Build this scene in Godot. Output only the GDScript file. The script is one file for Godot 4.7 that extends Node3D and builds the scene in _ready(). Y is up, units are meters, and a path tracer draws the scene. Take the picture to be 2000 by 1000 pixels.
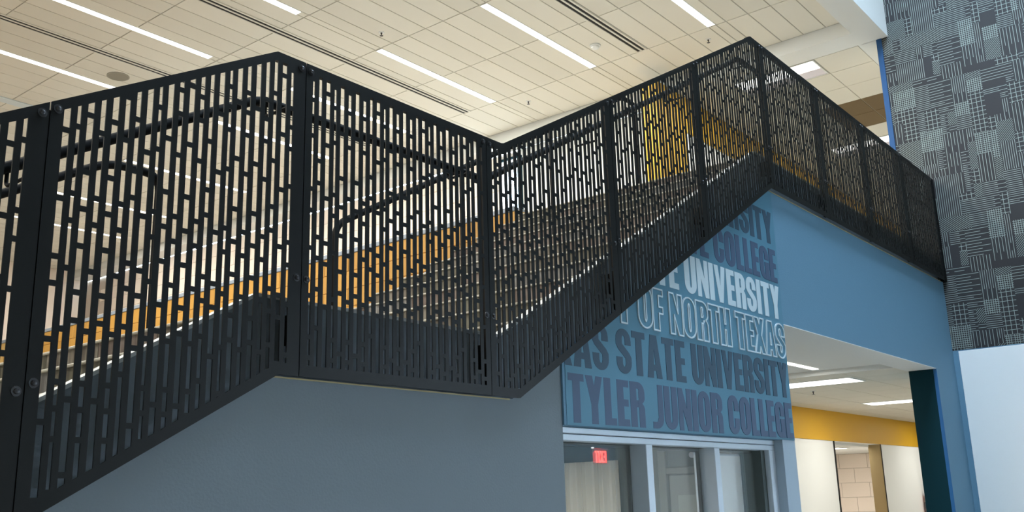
extends Node3D
# The camera is the origin of the height scale: the ground floor lies at y = FL.
const FL := -1.517
const HC := 5.91          # high ceiling
const LC := 5.71          # corridor ceiling and soffits
const TF := 2.65          # upper floor
const LAND := 0.74        # landing
const SL := 0.562         # slope of the flights
const WZ := -3.05         # face of the wall under the stair
var M := {}
var rng := RandomNumberGenerator.new()
var used := {}

# ---------------------------------------------------------------- helpers
func numbered(n: String) -> String:
	if not used.has(n):
		used[n] = 0
		return n
	used[n] += 1
	return "%s_%03d" % [n, used[n]]

func mk() -> SurfaceTool:
	var st := SurfaceTool.new()
	st.begin(Mesh.PRIMITIVE_TRIANGLES)
	return st

func tri(st: SurfaceTool, a: Vector3, b: Vector3, c: Vector3) -> void:   # counter-clockwise from outside
	var n := (b - a).cross(c - a).normalized()
	for p in [a, c, b]:
		st.set_normal(n)
		st.add_vertex(p)

func quad(st: SurfaceTool, a: Vector3, b: Vector3, c: Vector3, d: Vector3) -> void:
	tri(st, a, b, c)
	tri(st, a, c, d)

func box(st: SurfaceTool, x0: float, y0: float, z0: float, x1: float, y1: float, z1: float) -> void:
	var p := [Vector3(x0, y0, z0), Vector3(x1, y0, z0), Vector3(x1, y1, z0), Vector3(x0, y1, z0), Vector3(x0, y0, z1), Vector3(x1, y0, z1), Vector3(x1, y1, z1), Vector3(x0, y1, z1)]
	for f in [[4, 5, 6, 7], [1, 0, 3, 2], [0, 4, 7, 3], [5, 1, 2, 6], [7, 6, 2, 3], [0, 1, 5, 4]]:
		quad(st, p[f[0]], p[f[1]], p[f[2]], p[f[3]])

func cbox(st: SurfaceTool, x0: float, y0: float, z0: float, x1: float, y1: float, z1: float, c: float) -> void:   # chamfered
	var lo := Vector3(x0, y0, z0)
	var hi := Vector3(x1, y1, z1)
	var pt := func(s: Array, ax: int) -> Vector3:
		var v := Vector3()
		for k in 3:
			var e: float = hi[k] if s[k] > 0 else lo[k]
			v[k] = e if k == ax else e - c * s[k]
		return v
	for ax in 3:
		var u := (ax + 1) % 3
		var w := (ax + 2) % 3
		for s in [-1, 1]:
			var ring := []
			for q in [[-1, -1], [1, -1], [1, 1], [-1, 1]]:
				var sg := [0, 0, 0]
				sg[ax] = s
				sg[u] = q[0]
				sg[w] = q[1]
				ring.append(pt.call(sg, ax))
			if s > 0:
				quad(st, ring[0], ring[1], ring[2], ring[3])
			else:
				quad(st, ring[3], ring[2], ring[1], ring[0])
		for su in [-1, 1]:
			for sw in [-1, 1]:
				var a := [0, 0, 0]
				var b := [0, 0, 0]
				a[u] = su; a[w] = sw; a[ax] = -1
				b[u] = su; b[w] = sw; b[ax] = 1
				var q := [pt.call(a, u), pt.call(b, u), pt.call(b, w), pt.call(a, w)]
				if su * sw < 0:
					quad(st, q[0], q[1], q[2], q[3])
				else:
					quad(st, q[3], q[2], q[1], q[0])
	for sx in [-1, 1]:
		for sy in [-1, 1]:
			for sz in [-1, 1]:
				var s := [sx, sy, sz]
				if sx * sy * sz > 0:
					tri(st, pt.call(s, 0), pt.call(s, 1), pt.call(s, 2))
				else:
					tri(st, pt.call(s, 0), pt.call(s, 2), pt.call(s, 1))

func prism(st: SurfaceTool, poly: PackedVector2Array, z0: float, z1: float) -> void:   # polygon in x, y
	if Geometry2D.is_polygon_clockwise(poly):
		poly.reverse()
	var ix := Geometry2D.triangulate_polygon(poly)
	var v := func(i: int, z: float) -> Vector3: return Vector3(poly[i].x, poly[i].y, z)
	for k in range(0, ix.size(), 3):
		var a := ix[k]
		var b := ix[k + 1]
		var c := ix[k + 2]
		if (poly[b] - poly[a]).cross(poly[c] - poly[a]) < 0:
			var t := b
			b = c
			c = t
		tri(st, v.call(a, z1), v.call(b, z1), v.call(c, z1))
		tri(st, v.call(a, z0), v.call(c, z0), v.call(b, z0))
	for i in poly.size():
		var j := (i + 1) % poly.size()
		quad(st, v.call(i, z0), v.call(j, z0), v.call(j, z1), v.call(i, z1))

func tube(st: SurfaceTool, path: Array, r: float, n := 12) -> void:
	var rings := []
	var up := Vector3(0.13, 0.2, 1).normalized()
	for i in path.size():
		var d: Vector3
		if i == 0:
			d = (path[1] - path[0]).normalized()
		elif i == path.size() - 1:
			d = (path[i] - path[i - 1]).normalized()
		else:
			d = ((path[i] - path[i - 1]).normalized() + (path[i + 1] - path[i]).normalized()).normalized()
		var u := d.cross(up).normalized()
		var w := u.cross(d).normalized()
		var ring := []
		for k in n:
			var a := TAU * k / n
			ring.append([path[i] + (u * cos(a) + w * sin(a)) * r, u * cos(a) + w * sin(a)])
		rings.append(ring)
	for i in path.size() - 1:
		for k in n:
			var k2 := (k + 1) % n
			var q := [rings[i][k], rings[i + 1][k], rings[i + 1][k2], rings[i][k2]]
			var nn: Vector3 = (q[1][0] - q[0][0]).cross(q[2][0] - q[0][0])
			if nn.dot(q[0][1]) < 0:
				q.reverse()
			for t in [0, 2, 1, 0, 3, 2]:
				st.set_normal(q[t][1])
				st.add_vertex(q[t][0])
	for e in [0, path.size() - 1]:
		var ring: Array = rings[e]
		for k in n:
			var a: Vector3 = ring[k][0]
			var b: Vector3 = ring[(k + 1) % n][0]
			var out: Vector3 = (path[0] - path[1]) if e == 0 else (path[e] - path[e - 1])
			if (a - path[e]).cross(b - path[e]).dot(out) > 0:
				tri(st, path[e], a, b)
			else:
				tri(st, path[e], b, a)

func lathe(st: SurfaceTool, at: Vector3, axis: Vector3, prof: Array, n := 20) -> void:   # prof: [radius, height along axis]
	var u := axis.cross(Vector3(0.3, 0.9, 0.1)).normalized()
	var w := axis.cross(u).normalized()
	for i in prof.size() - 1:
		for k in n:
			var a := TAU * k / n
			var b := TAU * (k + 1) / n
			var p := func(j: int, t: float) -> Vector3: return at + axis * prof[j][1] + (u * cos(t) + w * sin(t)) * prof[j][0]
			var q := [p.call(i, a), p.call(i, b), p.call(i + 1, b), p.call(i + 1, a)]
			if prof[i][0] > 0.00001:
				tri(st, q[0], q[1], q[2])
			if prof[i + 1][0] > 0.00001:
				tri(st, q[0], q[2], q[3])

func obj(called: String, st: SurfaceTool, m: Material, parent: Node = self) -> MeshInstance3D:
	var o := MeshInstance3D.new()
	o.mesh = st.commit()
	o.material_override = m
	o.name = numbered(called) if parent == self else called
	parent.add_child(o, true)
	return o

func tag(o: Node, label: String, category: String, group := "") -> Node:
	o.set_meta("label", label)
	o.set_meta("category", category)
	if group:
		o.set_meta("group", group)
	return o

func thing(called: String, at: Vector3, label: String, category: String, group := "") -> Node3D:
	var o := Node3D.new()
	o.name = numbered(called)
	add_child(o)
	o.position = at
	tag(o, label, category, group)
	return o

func struct(called: String, st: SurfaceTool, m: Material) -> MeshInstance3D:
	var o := obj(called, st, m)
	o.set_meta("kind", "structure")
	return o

func col(r: int, g: int, b: int) -> Color:
	return Color(r / 255.0, g / 255.0, b / 255.0)

func mat(c: Color, rough := 0.8, metal := 0.0) -> StandardMaterial3D:
	var m := StandardMaterial3D.new()
	m.albedo_color = c
	m.roughness = rough
	m.metallic = metal
	return m

func glow(c: Color, e: float) -> StandardMaterial3D:
	var m := mat(Color(0.9, 0.9, 0.9), 0.5)
	m.emission_enabled = true
	m.emission = c
	m.emission_energy_multiplier = e
	return m

func mottled(a: Color, b: Color, c: Color, freq: float, sc: Vector3, seed_: int) -> StandardMaterial3D:
	var nz := FastNoiseLite.new()
	nz.seed = seed_
	nz.frequency = freq
	nz.fractal_octaves = 5
	var ramp := Gradient.new()
	ramp.offsets = PackedFloat32Array([0.25, 0.5, 0.75])
	ramp.colors = PackedColorArray([a, b, c])
	var t := NoiseTexture2D.new()
	t.width = 256
	t.height = 256
	t.seamless = true
	t.noise = nz
	t.color_ramp = ramp
	var m := mat(Color.WHITE, 0.6)
	m.albedo_texture = t
	m.uv1_triplanar = true
	m.uv1_world_triplanar = true
	m.uv1_scale = sc
	return m

func grained(c: Color, rough: float, scale: float, amount: float, seed_: int) -> StandardMaterial3D:   # paint with a fine relief
	var m := mat(c, rough)
	var nz := FastNoiseLite.new()
	nz.seed = seed_
	nz.frequency = 0.08
	var t := NoiseTexture2D.new()
	t.width = 256
	t.height = 256
	t.seamless = true
	t.as_normal_map = true
	t.bump_strength = 2.0
	t.noise = nz
	m.normal_enabled = true
	m.normal_texture = t
	m.normal_scale = amount
	m.uv1_triplanar = true
	m.uv1_world_triplanar = true
	m.uv1_scale = Vector3.ONE * scale
	return m

func area(parent: Node, at: Vector3, size: Vector2, c: Color, e: float) -> void:   # shines down; size is x by z
	var l := AreaLight3D.new()
	l.name = "light"
	l.area_size = size
	l.light_color = c
	l.light_energy = e
	l.area_range = 40.0
	l.shadow_enabled = true
	parent.add_child(l, true)
	l.position = at
	l.rotation_degrees = Vector3(-90, 0, 0)

# ---------------------------------------------------------------- scene
func _ready() -> void:
	rng.seed = 7
	setup_view()
	make_materials()
	build_shell()
	build_ceiling()
	build_corridors()
	build_stair()
	build_window_room()
	build_mural()
	build_guard()
	build_handrails()
	build_small()

const DAY := 4.2
const LAMP := 9.6
const LAMP_C := Color(1.0, 0.985, 0.95)

func setup_view() -> void:
	var cam := Camera3D.new()
	cam.name = "camera"
	add_child(cam)
	cam.transform = Transform3D(Basis(Vector3(0.625809, -0.028803, 0.779445), Vector3(-0.172447, 0.969478, 0.174281), Vector3(-0.760674, -0.243479, 0.601741)).orthonormalized(), Vector3.ZERO)
	cam.fov = 29.521
	cam.near = 0.05
	cam.far = 200.0
	cam.current = true
	var e := Environment.new()
	e.background_mode = Environment.BG_SKY
	var sm := ProceduralSkyMaterial.new()
	sm.sky_top_color = Color(0.83, 0.92, 1.0)
	sm.sky_horizon_color = Color(0.88, 0.945, 1.0)
	sm.ground_horizon_color = Color(0.74, 0.84, 0.92)
	sm.ground_bottom_color = Color(0.45, 0.5, 0.55)
	sm.sky_energy_multiplier = DAY
	sm.ground_energy_multiplier = DAY
	var sky := Sky.new()
	sky.sky_material = sm
	e.sky = sky
	e.tonemap_mode = Environment.TONE_MAPPER_LINEAR
	e.tonemap_exposure = 1.07
	e.sdfgi_enabled = true
	e.ssao_enabled = true
	e.ssil_enabled = true
	var we := WorldEnvironment.new()
	we.name = "environment"
	we.environment = e
	add_child(we)

func make_materials() -> void:
	M.wall = grained(col(116, 126, 134), 0.75, 3.0, 0.25, 3)
	M.blue = grained(col(95, 136, 162), 0.7, 3.0, 0.25, 4)
	M.white = mat(col(226, 228, 226), 0.85)
	M.cream = grained(col(238, 226, 214), 0.8, 2.0, 0.3, 5)
	M.joint = mat(col(196, 184, 172), 0.9)
	M.orange = grained(col(200, 150, 70), 0.6, 2.0, 0.3, 6)
	M.orange2 = grained(col(192, 143, 66), 0.6, 2.0, 0.3, 8)
	M.orange_joint = mat(col(216, 178, 110), 0.9)
	M.yellow = grained(col(206, 158, 20), 0.55, 2.0, 0.2, 9)
	M.tile = mat(col(222, 219, 208), 0.95)
	M.tile2 = mat(col(217, 214, 203), 0.95)
	M.grid = mat(col(172, 168, 156), 0.8)
	M.floor = mat(col(150, 146, 138), 0.45)
	M.black = mat(col(14, 15, 13), 0.45)
	M.black.metallic_specular = 0.32
	M.rail = mat(col(10, 10, 11), 0.7)
	M.rail.metallic_specular = 0.25
	M.steel = mat(col(120, 122, 124), 0.35, 0.9)
	M.bolt = mat(col(70, 70, 72), 0.3, 0.8)
	M.dark = mat(col(22, 22, 22), 0.8)
	M.alu = mat(col(206, 216, 226), 0.45, 0.2)
	M.lamp = glow(LAMP_C, 3.2)
	M.trim = mat(col(178, 160, 110), 0.5)
	M.teal = mat(col(6, 46, 56), 0.7)
	M.teal.metallic_specular = 0.25
	M.navy = mat(col(20, 88, 140), 0.6)

func build_shell() -> void:
	var st := mk()
	box(st, -8, FL - 0.2, -24, 32, FL, 12)
	struct("floor", st, M.floor)
	st = mk()
	box(st, 12.6, FL - 0.3, -40, 90, FL - 0.05, 60)
	tag(struct("ground_outside", st, mat(col(190, 196, 200), 0.9)), "pale paving outside the windows", "ground")
	# wall under the stair: grey up to the mural, blue beyond
	var top := func(x: float) -> float: return bottom_line(x)
	st = mk()
	prism(st, PackedVector2Array([Vector2(-1.235, FL), Vector2(4.17, FL), Vector2(4.17, top.call(4.17)), Vector2(3.825, 0.49), Vector2(2.337, 0.49)]), -3.15, WZ)
	struct("wall_stair", st, M.wall)
	st = mk()
	prism(st, PackedVector2Array([Vector2(4.262, 0.38), Vector2(7.29, 0.38), Vector2(7.29, 2.391), Vector2(7.215, 2.391), Vector2(4.262, top.call(4.262))]), -3.15, WZ)
	struct("wall_front", st, M.blue)
	st = mk()
	prism(st, PackedVector2Array([Vector2(4.17, FL), Vector2(4.262, FL), Vector2(4.262, top.call(4.262)), Vector2(4.17, top.call(4.17))]), -3.15, WZ - 0.012)
	struct("wall_strip", st, M.wall)
	st = mk()
	box(st, 7.29, 1.29, -3.35, 12.2, 2.391, WZ)
	box(st, 11.42, FL, -3.35, 12.2, 1.29, WZ)
	struct("wall_header", st, M.blue)
	st = mk()
	box(st, 7.06, FL, -3.35, 7.29, 0.38, WZ)
	struct("wall_pier", st, mat(col(160, 176, 190), 0.6))
	# the passage jamb, painted dark
	st = mk()
	box(st, 11.412, FL, -3.35, 11.42, 1.288, -3.085)
	struct("trim_jamb", st, M.teal)
	st = mk()
	box(st, 11.411, FL, -3.085, 11.42, 1.288, WZ + 0.001)
	struct("trim_jamb", st, M.navy)
	st = mk()
	box(st, 7.29, 1.284, -3.36, 11.42, 1.29, WZ)
	struct("trim_soffit", st, M.white)
	# thin metal bead where the wall meets the gap under the level panels
	for r in [[2.34, 3.80, 0.484], [7.24, 12.1, 2.385]]:
		st = mk()
		box(st, r[0], r[2], WZ, r[1], r[2] + 0.006, WZ + 0.004)
		struct("trim_bead", st, M.trim)
	# curb beside the stair, behind the panels, with a pale cap
	var lin := curb_poly(0.0)
	st = mk()
	var bot := PackedVector2Array([Vector2(12.2, 2.38), Vector2(7.2, 2.38), Vector2(3.83, 0.485), Vector2(2.33, 0.485), Vector2(-1.24, FL)])
	var poly := PackedVector2Array(lin)
	poly.append_array(bot)
	prism(st, poly, -3.15, -3.10)
	struct("wall_curb", st, M.wall)
	st = mk()
	for i in lin.size() - 1:
		var a: Vector2 = lin[i]
		var b: Vector2 = lin[i + 1]
		prism(st, PackedVector2Array([a, b, b + Vector2(0, 0.016), a + Vector2(0, 0.014)]), -3.153, -3.096)
	struct("trim_curb", st, mat(col(196, 200, 200), 0.5))
	# end wall with the line-pattern covering, glazed below
	st = mk()
	box(st, 12.2, 1.55, -3.45, 12.4, 9.2, 12)
	box(st, 12.2, FL, 8.0, 12.4, 1.55, 12)
	box(st, 12.2, FL, -3.45, 12.4, 1.55, 4.5)
	struct("wall_end", st, M.blue)
	st = mk()
	var w0 := Vector3(12.196, 1.56, -3.385)
	var uvq := [[-3.385, 1.56], [-3.385, 9.2], [12.0, 9.2], [12.0, 1.56]]
	for t in [0, 1, 2, 0, 2, 3]:
		st.set_normal(Vector3(-1, 0, 0))
		st.set_uv(Vector2(uvq[t][0] / 2.464, -uvq[t][1] / 2.464))
		st.add_vertex(Vector3(w0.x, uvq[t][1], uvq[t][0]))
	var wc := mat(Color.WHITE, 0.7)
	wc.albedo_texture = wallpaper()
	tag(obj("wall_covering", st, wc), "dark grey wall covering printed with a patchwork of fine pale lines and grids", "wall covering")
	st = mk()
	cbox(st, 12.185, FL, -2.985, 12.2, 1.548, 1.0, 0.003)
	tag(obj("wall_panel", st, mat(col(238, 240, 240), 0.35)), "plain white wall panel below the patterned wall covering, at the right edge", "wall panel")
	st = mk()
	box(st, 12.185, 2.392, -3.452, 12.201, LC, -3.386)
	struct("trim_end", st, mat(col(8, 70, 118), 0.6))
	# window farther along that wall
	var win := Node3D.new()
	win.name = numbered("window_2")
	add_child(win)
	win.set_meta("kind", "structure")
	st = mk()
	for z in [4.5, 6.2, 7.95]:
		cbox(st, 12.22, FL, z, 12.34, 1.53, z + 0.05, 0.004)
	cbox(st, 12.22, FL, 4.5, 12.34, FL + 0.08, 8.0, 0.004)
	obj("frame", st, M.alu, win)
	# atrium walls, roof and the fascia over the stair
	st = mk()
	box(st, -8.2, 9.0, -3.5, 4.5, 9.2, 12)
	box(st, 4.5, 9.0, -3.5, 10.0, 9.2, -2.7)
	box(st, 4.5, 9.0, -0.3, 10.0, 9.2, 12)
	box(st, 10.0, 9.0, -3.5, 12.4, 9.2, 12)
	struct("ceiling_atrium", st, M.white)
	st = mk()
	box(st, -8, LC, -3.5, 12.2, 9.0, -3.3)
	box(st, -8, LC, -3.64, 12.2, HC + 0.3, -3.5)
	struct("wall_fascia", st, M.white)
	st = mk()
	box(st, -8.2, FL, -24, -8, 9.0, 12)
	struct("wall_left", st, M.white)
	# closed side of the atrium behind the viewer
	st = mk()
	box(st, -8, FL, 11.8, 12.4, 9.0, 12)
	struct("wall_rear", st, M.white)
	st = mk()
	for x in [4.5, 6.3, 8.1, 9.92]:
		box(st, x, 9.0, -2.7, x + 0.08, 9.15, -0.3)
	struct("trim_skylight", st, M.alu)
	# hall behind the stair
	st = mk()
	box(st, -8, FL, -24, 13, HC + 0.3, -23.5)
	struct("wall_back", st, M.cream)
	# far block wall on the upper floor
	st = mk()
	box(st, 12.21, TF - 0.3, -23.5, 12.4, LC, -9.86)
	box(st, 12.21, 5.60, -9.86, 12.4, LC, -9.44)
	box(st, 12.21, TF - 0.3, -9.44, 12.4, LC, -6.47)
	var far := struct("wall_far", st, M.joint)
	var r := 0
	var y := TF
	while y < LC - 0.1:
		var z := -22.8 + (0.3 if r % 2 else 0.0)
		while z < -9.9:
			st = mk()
			cbox(st, 12.20, y + 0.004, z + 0.004, 12.24, minf(y + 0.301, LC), minf(z + 0.606, -9.87), 0.003)
			obj("block", st, M.cream, far)
			z += 0.61
		y += 0.305
		r += 1
	st = mk()
	box(st, 12.192, TF, -9.43, 12.21, LC, -6.47)
	struct("wall_far_plaster", st, M.white)
	st = mk()
	cbox(st, 12.14, TF, -9.44, 12.20, 5.60, -9.37, 0.004)
	cbox(st, 12.18, TF, -9.88, 12.22, 5.60, -9.85, 0.004)
	cbox(st, 12.18, 5.58, -9.88, 12.22, 5.62, -9.40, 0.004)
	struct("trim_window", st, M.teal)

func bottom_line(x: float) -> float:
	if x < 2.337:
		return 0.49 + SL * (x - 2.337)
	if x < 3.825:
		return 0.49
	return minf(0.49 + SL * (x - 3.825), 2.391)

func top_line(x: float) -> float:
	if x < 2.286:
		return 1.812 + SL * (x - 2.286)
	if x < 3.741:
		return 1.812
	return minf(1.812 + SL * (x - 3.741), 3.681)

func curb_poly(d: float) -> PackedVector2Array:
	return PackedVector2Array([Vector2(-1.24, 0.803 - 3.54 * SL + d), Vector2(2.30, 0.803 + d), Vector2(3.787, 0.803 + d), Vector2(7.17, 2.706 + d), Vector2(12.2, 2.706 + d)])

func wallpaper() -> ImageTexture:
	var n := 2048
	var cells := 28
	var c := n / float(cells)
	var im := Image.create(n, n, false, Image.FORMAT_RGB8)
	var dk := col(33, 33, 37)
	var lt := col(136, 147, 142)
	im.fill(dk)
	var occ := {}
	var rg := RandomNumberGenerator.new()
	rg.seed = 21
	for gy in cells:
		for gx in cells:
			if occ.has(Vector2i(gx, gy)):
				continue
			var w: int = [1, 2, 2, 3, 3, 4][rg.randi_range(0, 5)]
			var h: int = [1, 2, 2, 3, 3, 4][rg.randi_range(0, 5)]
			while w > 1 and (gx + w > cells or occ.has(Vector2i(gx + w - 1, gy))):
				w -= 1
			h = mini(h, cells - gy)
			var style: int = [0, 0, 0, 2, 2, 1, 1, 1, 3, 4, 5, 6, 6, 8, 9, 10][rg.randi_range(0, 15)]
			if w >= 3 and h == 1 and style < 5:
				style = 1
			for j in h:
				for i in w:
					occ[Vector2i(gx + i, gy + j)] = true
			var x0 := int(gx * c)
			var y0 := int(gy * c)
			var x1 := int((gx + w) * c)
			var y1 := int((gy + h) * c)
			var step := c / 3.6
			var lw := 5
			var tone := dk.lerp(col(31, 29, 32), rg.randf())
			im.fill_rect(Rect2i(x0, y0, x1 - x0, y1 - y0), tone)
			if style in [0, 1, 2, 3] or style in [4, 5, 6, 7]:
				var vert := style in [0, 2, 4, 5, 6, 7]
				var horz := style in [1, 3, 4, 5, 6, 7]
				var s := step * (2.2 if style in [6] else 1.45 if style in [2, 3] else 1.0)
				var rag := rg.randf() < 0.55 and not (vert and horz)
				if vert:
					var k := 0
					var x := x0 + s * 0.5
					while x < x1 - 2:
						var cut := int((y1 - y0) * 0.35) if rag and k % 2 else 0
						im.fill_rect(Rect2i(int(x), y0, lw, y1 - y0 - cut), lt)
						x += s
						k += 1
				if horz:
					var k := 0
					var yy := y0 + s * 0.5
					while yy < y1 - 2:
						var cut := int((x1 - x0) * 0.35) if rag and k % 2 else 0
						im.fill_rect(Rect2i(x0, int(yy), x1 - x0 - cut, lw), lt)
						yy += s
						k += 1
			elif style in [8, 9]:
				var sg := 1 if style == 8 else -1
				for yy in range(y0, y1):
					for x in range(x0, x1):
						if fposmod(float(x + sg * yy), step * 1.1) < lw * 1.25:
							im.set_pixel(x, yy, lt)
	im.generate_mipmaps()
	return ImageTexture.create_from_image(im)

# ---------------------------------------------------------------- ceiling with its lights
func build_ceiling() -> void:
	var st := mk()
	box(st, -8, HC + 0.006, -23.5, 11.8, HC + 0.3, -3.64)
	var c := struct("ceiling", st, M.grid)
	# vertical drop at its end and the lower soffit round it
	st = mk()
	box(st, 11.8, LC, -23.5, 12.19, HC + 0.3, -3.64)
	box(st, 11.79, LC, -23.5, 11.8, HC, -3.64)
	struct("trim_soffit", st, M.white)
	# the grid of tiles
	var xs := [-8.0, -7.56, -6.34, -5.12, -3.9, -2.68, -1.46, -0.24, 0.98, 2.20, 3.42, 4.64, 5.863, 7.083, 8.304, 9.525, 10.746, 11.79]
	var zs := [-3.645]
	var strips := [-5.06, -6.91, -8.75, -10.59, -12.44]
	var z := -3.645
	for s in strips:
		var n := 0
		z = zs[-1]
		var gap: float = z - (s + 0.05)
		var k := int(gap / 0.305)
		for i in k:
			zs.append(z - 0.305 * (i + 1))
		if gap - k * 0.305 > 0.03:
			zs.append(s + 0.05)
		zs.append(s - 0.05)
	while zs[-1] > -23.2:
		zs.append(zs[-1] - 0.305)
	var near := []
	var rest := mk()
	var shapes := {}
	var cam: Camera3D = get_node("camera")
	var inv := cam.transform.affine_inverse()
	for i in xs.size() - 1:
		for j in zs.size() - 1:
			var w: float = xs[i + 1] - xs[i]
			var d: float = zs[j] - zs[j + 1]
			var at := Vector3((xs[i] + xs[i + 1]) / 2, HC, (zs[j] + zs[j + 1]) / 2)
			var p := inv * at
			var seen := false
			if p.z < 0:
				var u := 1000 + 1897.75 * p.x / -p.z
				var v := 500 - 1897.75 * p.y / -p.z
				seen = u > -60 and u < 1760 and v > -40 and v < 420
			if seen:
				near.append([p.length(), at, w, d])
			else:
				box(rest, at.x - w / 2 + 0.006, HC - 0.002, at.z - d / 2 + 0.006, at.x + w / 2 - 0.006, HC + 0.012, at.z + d / 2 - 0.006)
	near.sort_custom(func(a, b): return a[0] < b[0])
	for k in near.size():
		var t: Array = near[k]
		var w: float = t[2] / 2 - 0.006
		var d: float = t[3] / 2 - 0.006
		if k >= 300:
			box(rest, t[1].x - w, HC - 0.002, t[1].z - d, t[1].x + w, HC + 0.012, t[1].z + d)
			continue
		var key := "%d_%d" % [roundi(w * 1000), roundi(d * 1000)]
		if not shapes.has(key):
			st = mk()
			cbox(st, -w, -0.002, -d, w, 0.012, d, 0.003)
			shapes[key] = st.commit()
		var o := MeshInstance3D.new()
		o.mesh = shapes[key]
		o.material_override = M.tile if rng.randf() < 0.6 else M.tile2
		o.name = "ceiling_tile"
		c.add_child(o, true)
		o.position = t[1]
	var ro := obj("ceiling_tiles", rest, M.tile, c)
	ro.set_meta("kind", "stuff")
	# linear lights: x0, x1, z, how it is told apart
	var runs := [
		[8.31, 10.72, -5.06, "bright light strip cut by the top edge, nearest the corridor soffit"],
		[8.31, 10.72, -6.91, "long light strip nearest the smoke detector, above the stair"],
		[8.31, 10.72, -8.75, "light strip between two slot diffusers above the landing panels"],
		[4.57, 6.97, -8.75, "light strip whose end alone shows at the top edge, beside the long slot diffuser"],
		[4.57, 6.97, -10.59, "long light strip crossing the top edge above the lower flight"],
		[8.31, 10.70, -10.59, "light strip seen through the upper slots of the landing panel"],
		[4.57, 6.97, -12.44, "light strip beside the round ceiling speaker"],
		[8.31, 10.70, -12.44, "light strip seen through slots beside the post at the landing start"],
		[8.31, 10.84, -15.06, "light strip seen through the middle slots of the lower flight panel"],
		[8.31, 10.80, -17.60, "far light strip seen through the slots beside the mid handrail return"],
		[8.31, 11.04, -19.70, "farthest light strip, in the low slots near the far block wall"]]
	for x in [0.91, -2.75]:
		for zz in strips:
			runs.append([x, x + 2.40, zz, "ceiling light strip out of view over the left part of the hall"])
	for r in runs:
		var hidden: bool = r[0] < 4.0
		var t := thing("linear_light", Vector3((r[0] + r[1]) / 2, HC, r[2]), r[3], "ceiling light", "linear lights out of view on the left" if hidden else "linear lights of the high ceiling")
		var L: float = (r[1] - r[0]) / 2
		st = mk()
		cbox(st, -L, -0.012, -0.06, L, -0.003, -0.05, 0.002)
		cbox(st, -L, -0.012, 0.05, L, -0.003, 0.06, 0.002)
		cbox(st, -L, -0.012, -0.05, -L + 0.012, -0.003, 0.05, 0.002)
		cbox(st, L - 0.012, -0.012, -0.05, L, -0.003, 0.05, 0.002)
		obj("frame", st, M.white, t)
		st = mk()
		box(st, -L + 0.012, -0.010, -0.05, L - 0.012, -0.003, 0.05)
		obj("lens", st, M.lamp, t)
		area(t, Vector3(0, -0.014, 0), Vector2(2 * L - 0.03, 0.1), LAMP_C, LAMP)
	# slot diffusers
	for r in [[5.0, 10.73, -6.12, "double slot diffuser nearest the corridor, cut by the top edge"], [2.2, 10.75, -9.32, "long double slot diffuser running above the landing panel"], [2.2, 10.73, -11.5, "double slot diffuser at the upper left between two light strips"]]:
		var t := thing("slot_diffuser", Vector3((r[0] + r[1]) / 2, HC, r[2]), r[3], "air diffuser", "slot diffusers of the high ceiling")
		var L: float = (r[1] - r[0]) / 2
		st = mk()
		for q in [[-0.085, -0.055], [-0.014, 0.014], [0.055, 0.085]]:
			cbox(st, -L, -0.014, q[0], L, -0.003, q[1], 0.003)
		cbox(st, L - 0.012, -0.014, -0.055, L, -0.003, 0.055, 0.002)
		obj("frame", st, M.tile, t)
		for q in [[-0.055, -0.014], [0.014, 0.055]]:
			st = mk()
			box(st, -L, -0.006, q[0], L - 0.012, -0.003, q[1])
			obj("slot", st, M.dark, t)
	var t2 := thing("linear_diffuser", Vector3(4.2, HC, -13.97), "pale bluish linear diffuser at the left edge just above the rail", "air diffuser")
	st = mk()
	cbox(st, -2.4, -0.02, -0.09, 2.4, -0.003, 0.09, 0.004)
	obj("blade", st, mat(col(205, 216, 220), 0.4), t2)

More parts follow.
